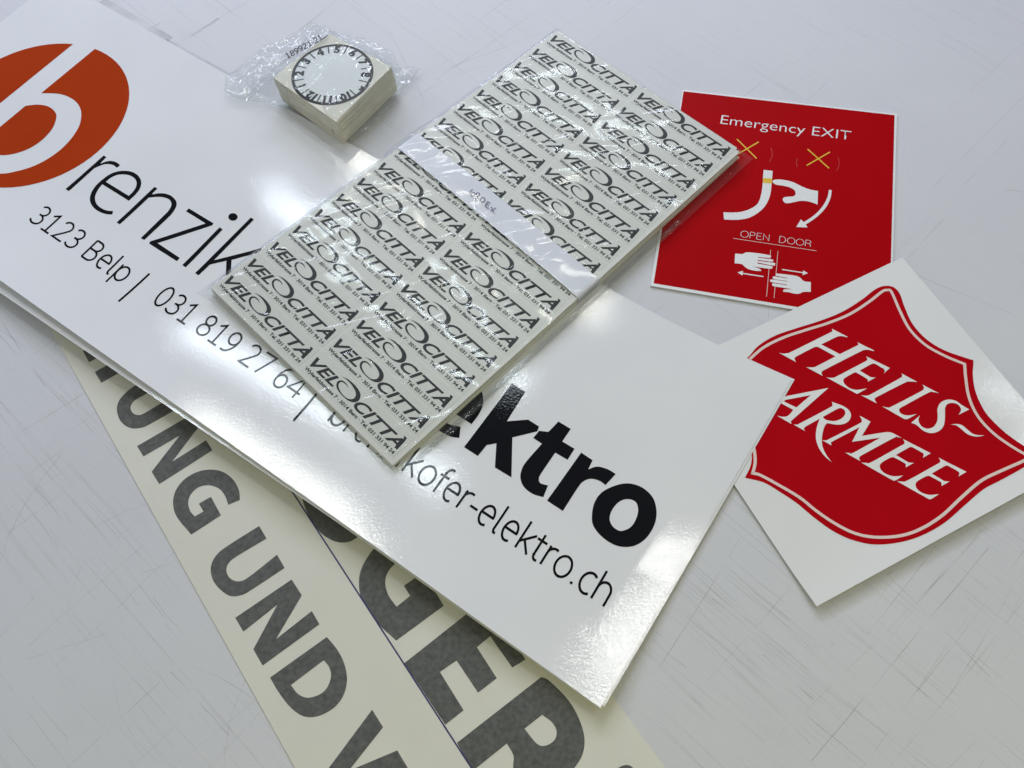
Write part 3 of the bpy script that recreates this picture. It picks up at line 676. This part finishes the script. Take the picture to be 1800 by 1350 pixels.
for col_ in range(2):
    for row in range(17):
        du, dv = (0.0008 + 0.1005 * col_), PITCHV * row - 0.0012
        mp = lambda v: pk(v[0] + du, v[1] + dv)
        o = plate([mp(p) for p in rrect(0.0005, 0.0048, 0.0990, 0.0252, 0.0016)], ZT + 0.00003, 0.00012, 'label', MAT['sticker'], top)
        for nm, base in (('lettering', base_logo), ('address_line', base_adr)):
            me = base.copy()
            for v in me.vertices:
                q = mp(v.co); v.co = (q.x, q.y, 0)
            link(nm, drape(me, fT, 0.00022), MAT['sink'], o)
# paper band round the stack
def band_pt(u, v, lift): p = pk(u, v); return (p.x, p.y, ZT + lift)
b0, b1, b2, b3 = local = [None] * 4
def inv_pk(px, z):
    q = at(px, z); s, t = 0.5, 0.5
    for _ in range(30):
        f = pk(s * PW, t * PH) - q
        du = (pk(PW, t * PH) - pk(0, t * PH)); dv = (pk(s * PW, PH) - pk(s * PW, 0))
        det = du.x * dv.y - du.y * dv.x
        s -= (f.x * dv.y - f.y * dv.x) / det; t -= (du.x * f.y - du.y * f.x) / det
    return Vector((s * PW, t * PH))
q0, q1, q2, q3 = [inv_pk(p, PZ1 + 0.001) for p in ((702, 262), (741, 239), (1049, 487), (1017, 524))]
def band_fn(s, t):
    a = q0.lerp(q1, t); b = q3.lerp(q2, t)
    a = Vector((-0.0009, a.y)); b = Vector((PW + 0.0009, b.y))
    L = 0.006
    tot = 2 * L + (b - a).length; d = s * tot
    if d < L: p = pk(a.x, a.y); return (p.x, p.y, PZ0 + 0.001 + (ZT + 0.0006 - PZ0 - 0.001) * (d / L))
    if d > tot - L: p = pk(b.x, b.y); return (p.x, p.y, PZ0 + 0.001 + (ZT + 0.0006 - PZ0 - 0.001) * ((tot - d) / L))
    k = (d - L) / (b - a).length; q = a.lerp(b, k); p = pk(q.x, q.y)
    return (p.x, p.y, ZT + 0.0006 + 0.0022 * math.sin(math.pi * k) ** 0.6 + 0.0003 * math.sin(9 * k) * (1 - t))
band = grid_sheet('paper_band', band_fn, 80, 6, 0.00012, MAT['band'])
tag(band, 'narrow white paper band with blue handwriting across the bagged label sheets', 'paper band')
zBand = lambda x, y: ZT + 0.0006 + 0.0022
Zw = zm(620, 180, 1/6); wz = lambda x, y: at(Zw([(x, y)])[0], ZT + 0.0028)
hand = [[(1266,918),(1245,938),(1238,962),(1248,985),(1270,992),(1290,975),(1285,955),(1266,955),(1250,975)],
        [(1337,962),(1318,955),(1303,966),(1308,985),(1322,1000),(1330,1020),(1318,1035),(1300,1028),(1300,1008),(1318,995),(1337,980),(1337,962)],
        [(1392,1015),(1375,1003),(1352,1012),(1345,1032),(1358,1052),(1382,1050),(1396,1032),(1392,1015)],
        [(1422,1048),(1394,1094)], [(1422,1048),(1452,1068)], [(1408,1071),(1436,1090)], [(1394,1094),(1438,1124)],
        [(1462,1104),(1490,1168)], [(1512,1116),(1446,1150)], [(1502,1176),(1507,1180)]]
link('handwriting', drape(ribbons([[tuple(wz(*p)) for p in bez(*s)] if len(s) > 2 else [tuple(wz(*p)) for p in s] for s in hand], 0.00065), zBand, 0.00035), MAT['pen'], band)
# clear sleeve
def sleeve_z(u, v):
    m = 0.004
    def sd(x, lo, hi): return max(lo - x, 0, x - hi)
    d = math.hypot(sd(u, -0.001, PW + 0.001), sd(v, -0.001, PH + 0.001))
    t = min(1, d / m); t = t * t * (3 - 2 * t)
    p = pk(u, v)
    wr = mnoise.noise(Vector((u * 14, v * 26, 1.3))) * 0.0010
    k = max(0.0, 1 - abs((v - (q0.y + q1.y) / 2) - (u / PW) * ((q3.y + q2.y - q0.y - q1.y) / 2)) / 0.035)
    z = ZT + 0.0012 + 0.0028 * min(1, k * 1.5) * (1 if t < 1 else 0) + abs(wr)
    return z * (1 - t) + (PZ0 + 0.0003 + abs(wr) * 0.5) * t
def sleeve_fn(s, t):
    u = -0.009 + s * (PW + 0.0185); v = -0.010 + t * (PH + 0.018)
    p = pk(u, v); return (p.x, p.y, sleeve_z(u, v))
sl = film_mesh('clear_sleeve', sleeve_fn, 150, 240, MAT['sleeve'])
tag(sl, 'crinkled clear plastic sleeve wrapped around the stack of label sheets', 'plastic sleeve')
def zip_fn(s, t):
    u = PW + 0.0045 + t * 0.004; v = -0.006 + s * 0.30
    p = pk(u, v); return (p.x, p.y, PZ0 + 0.0012 + 0.0004 * math.sin(t * math.pi) + 0.0003 * math.sin(s * 700))
film_mesh('zip_strip', zip_fn, 420, 4, MAT['zip'], sl)

# ------------------------------------------------------------------ bagged stack of dial cards
CZ0, CZ1 = 0.0036, 0.0285
cc = [at(p, CZ1) for p in ((480, 136), (590.7, 214), (688, 117), (578.7, 58.7))]
ctr = sum(cc, Vector((0, 0))) / 4
lowc = [at(p, CZ0) for p in ((500, 186), (603, 240), (699, 160))]
shift = sum([(lowc[i] - cc[i]) for i in range(3)], Vector((0, 0))) / 3
NC = 34; ct = (CZ1 - CZ0) / NC; rc = random.Random(3)
for k in range(NC):
    f = k / (NC - 1); off = shift * (1 - f) * 0.8
    a = R(rc.uniform(-0.8, 0.8)) if k < NC - 1 else 0; jit = Vector((rc.uniform(-1, 1), rc.uniform(-1, 1))) * (0.0005 if k < NC - 1 else 0)
    rot = Matrix.Rotation(a, 2)
    pts = [ctr + rot @ (c - ctr) + off + jit for c in cc]
    o = plate(pts, CZ0 + k * ct, ct * rc.uniform(0.80, 0.95), 'dial_card', MAT['card'])
    if k < NC - 1: tag(o, 'plain cream square card edge in the bagged stack beneath the dial card', 'card', 'bagged square cards')
    else: card = o
tag(card, 'top cream square card with the black ring of numbers one to twelve', 'card', 'bagged square cards')
zc = max(v.co.z for v in card.data.vertices)
fC = lambda x, y: zc
ex = (cc[2] - cc[0]) / 2; ey = (cc[3] - cc[1]) / 2
side = (cc[1] - cc[0]).length
rad = side * 0.452
dirn = at((593, 86), zc) - ctr; a5 = math.atan2(dirn.y, dirn.x)
cpt = lambda r, a: ctr + Vector((math.cos(a), math.sin(a))) * r
ring_o = [tuple(cpt(rad, 2 * math.pi * k / 72)) for k in range(72)]
ring_i = [tuple(cpt(rad * 0.925, 2 * math.pi * k / 72) + Vector((-0.0001, 0.0002))) for k in range(72)]
link('dial_face', drape(fill_mesh([ring_i]), fC, 0.00008), MAT['cardwin'], card)
link('dial_ring', drape(fill_mesh([ring_o, ring_i]), fC, 0.00014), MAT['sink'], card)
for n_ in range(12):
    num = (5 + n_ - 1) % 12 + 1; a = a5 - R(30 * n_)
    tk = [tuple(cpt(rad * 0.70, a - R(15))), tuple(cpt(rad * 0.94, a - R(15)))]
    link('tick', drape(ribbons([tk], 0.0011), fC, 0.00016), MAT['sink'], card)
    c = cpt(rad * 0.81, a); up = Vector((math.cos(a), math.sin(a))); rt = Vector((up.y, -up.x))
    tm = text_mesh(str(num), 0.065); xs_ = [v.co.x for v in tm.vertices]
    w = (max(xs_) - min(xs_)) / 0.727 * 0.0072
    me = affine_text(tm, c - rt * w / 2 - up * 0.0032, c + rt * w / 2 - up * 0.0032, c - rt * w / 2 + up * 0.0042)
    link('numeral', drape(me, fC, 0.00016), MAT['sink'], card)
# zip bag
outl = [((395, 160), .010), ((397, 132), .012), ((438, 108), .014), ((462, 80), .015), ((520, 63), .016), ((545, 38), .018), ((568, 45), .018), ((600, 60), .014), ((640, 68), .008), ((690, 92), .006), ((702, 118), .006), ((740, 119), .0045), ((708, 158), .0045), ((698, 178), .004), ((645, 228), .0038), ((612, 247), .0038), ((588, 243), .0038), ((572, 212), .0040), ((540, 196), .0045), ((505, 190), .006), ((480, 183), .006), ((430, 175), .008), ((408, 168), .009)]
ow = [(*at(p, z), z) for p, z in outl]
no = len(ow)
def out_at(s):
    x = s * no; i = int(x) % no; f = x - int(x)
    a, b = ow[i], ow[(i + 1) % no]
    return Vector([a[j] * (1 - f) + b[j] * f for j in range(3)])
inv = Matrix(((ex.x, ey.x), (ex.y, ey.y))).inverted()
def bag_fn(s, t):
    o = out_at(s); c3 = Vector((ctr.x, ctr.y, zc)); p = Vector((ctr.x, ctr.y)).lerp(Vector((o.x, o.y)), t)
    q = inv @ (p - ctr); e = abs(q.x) + abs(q.y)               # 1 on the card's rim
    eo = abs((inv @ (Vector((o.x, o.y)) - ctr)).x) + abs((inv @ (Vector((o.x, o.y)) - ctr)).y)
    if e <= 1.02: z = zc + 0.0010
    else:
        k = min(1, (e - 1.02) / max(0.05, eo - 1.02)); z = zc + 0.0010 + (o.z - zc - 0.0010) * (1 - (1 - k) ** 1.8)
    amp = 0.0002 if e < 1.0 else 0.0024
    wr = mnoise.noise(Vector((p.x * 60, p.y * 60, 2))) + (0.5 * mnoise.noise(Vector((p.x * 170, p.y * 170, 5))) if e > 1.05 else 0)
    return (p.x, p.y, z + amp * (abs(wr) if e < 1.05 else wr))
bag = film_mesh('zip_bag', bag_fn, 230, 70, MAT['bagfilm'], wrap=True)
tag(bag, 'small crinkled clear zip bag around the stack of square dial cards', 'plastic bag')
rails = []
for off_ in (0, 5, 11):
    rails.append([(425 + off_, 176 - off_ * .1), (470 + off_, 132), (520 + off_, 88), (553 + off_, 50)])
for rl in rails:
    pts = [Vector((*at(p, .0225), .0225)) for p in spline(rl, 8, closed=False)]
    bm = bmesh.new(); prev = None
    for i, p in enumerate(pts):
        d = (pts[min(i + 1, len(pts) - 1)] - pts[max(i - 1, 0)]).normalized(); sd_ = d.cross(Vector((0, 0, 1))).normalized()
        ringv = [bm.verts.new(p + sd_ * 0.0006 * math.cos(2 * math.pi * k / 6) + Vector((0, 0, 0.0006 * math.sin(2 * math.pi * k / 6)))) for k in range(6)]
        if prev:
            for k in range(6): bm.faces.new((prev[k], prev[(k + 1) % 6], ringv[(k + 1) % 6], ringv[k])).smooth = True
        prev = ringv
    me = bpy.data.meshes.new('zip_rail'); bm.to_mesh(me); bm.free()
    link('zip_rail', me, MAT['bagfilm'], bag)
zwr = 0.0305
Zk = zm(480, 40, 240/1800); kz = lambda x, y: at(Zk([(x, y)])[0], zwr)
me = run('189921-21', kz(195, 470), kz(655, 215), kz(160, 412), 0.12)
link('handwriting', drape(me, lambda x, y: zwr, 0), MAT['sink'], bag)
link('handwriting', drape(ribbons([[tuple(kz(655, 215)), tuple(kz(680, 195)), tuple(kz(718, 162))]], 0.0011), lambda x, y: zwr, 0), MAT['sink'], bag)

def seam(name, pts, r, mat, parent):
    bm = bmesh.new(); prev = None; N = len(pts); first = None
    for i in range(N):
        d = (pts[(i + 1) % N] - pts[i - 1]).normalized(); sd_ = d.cross(Vector((0, 0, 1))).normalized()
        rv = [bm.verts.new(pts[i] + sd_ * r * math.cos(2 * math.pi * k / 5) + Vector((0, 0, r * math.sin(2 * math.pi * k / 5)))) for k in range(5)]
        if prev:
            for k in range(5): bm.faces.new((prev[k], prev[(k + 1) % 5], rv[(k + 1) % 5], rv[k])).smooth = True
        else: first = rv
        prev = rv
    for k in range(5): bm.faces.new((prev[k], prev[(k + 1) % 5], first[(k + 1) % 5], first[k])).smooth = True
    me = bpy.data.meshes.new(name); bm.to_mesh(me); bm.free()
    return link(name, me, mat, parent)
def bag_back(s, t):
    x, y, z = bag_fn(s, t); o = out_at(s)
    return (x, y, 0.0042 + (o.z - 0.0049) * t ** 2 * 0.9 + (0.0009 * mnoise.noise(Vector((x * 80, y * 80, 9))) if t > 0.6 else 0))
def ring_back(s, t): return bag_back(s, 0.70 + 0.30 * t)
film_mesh('bag_back', ring_back, 180, 24, MAT['bagfilm'], bag, wrap=True)
seam('seam', [Vector(bag_fn(k / 230, 0.995)) for k in range(230)], 0.00035, MAT['bagfilm'], bag)
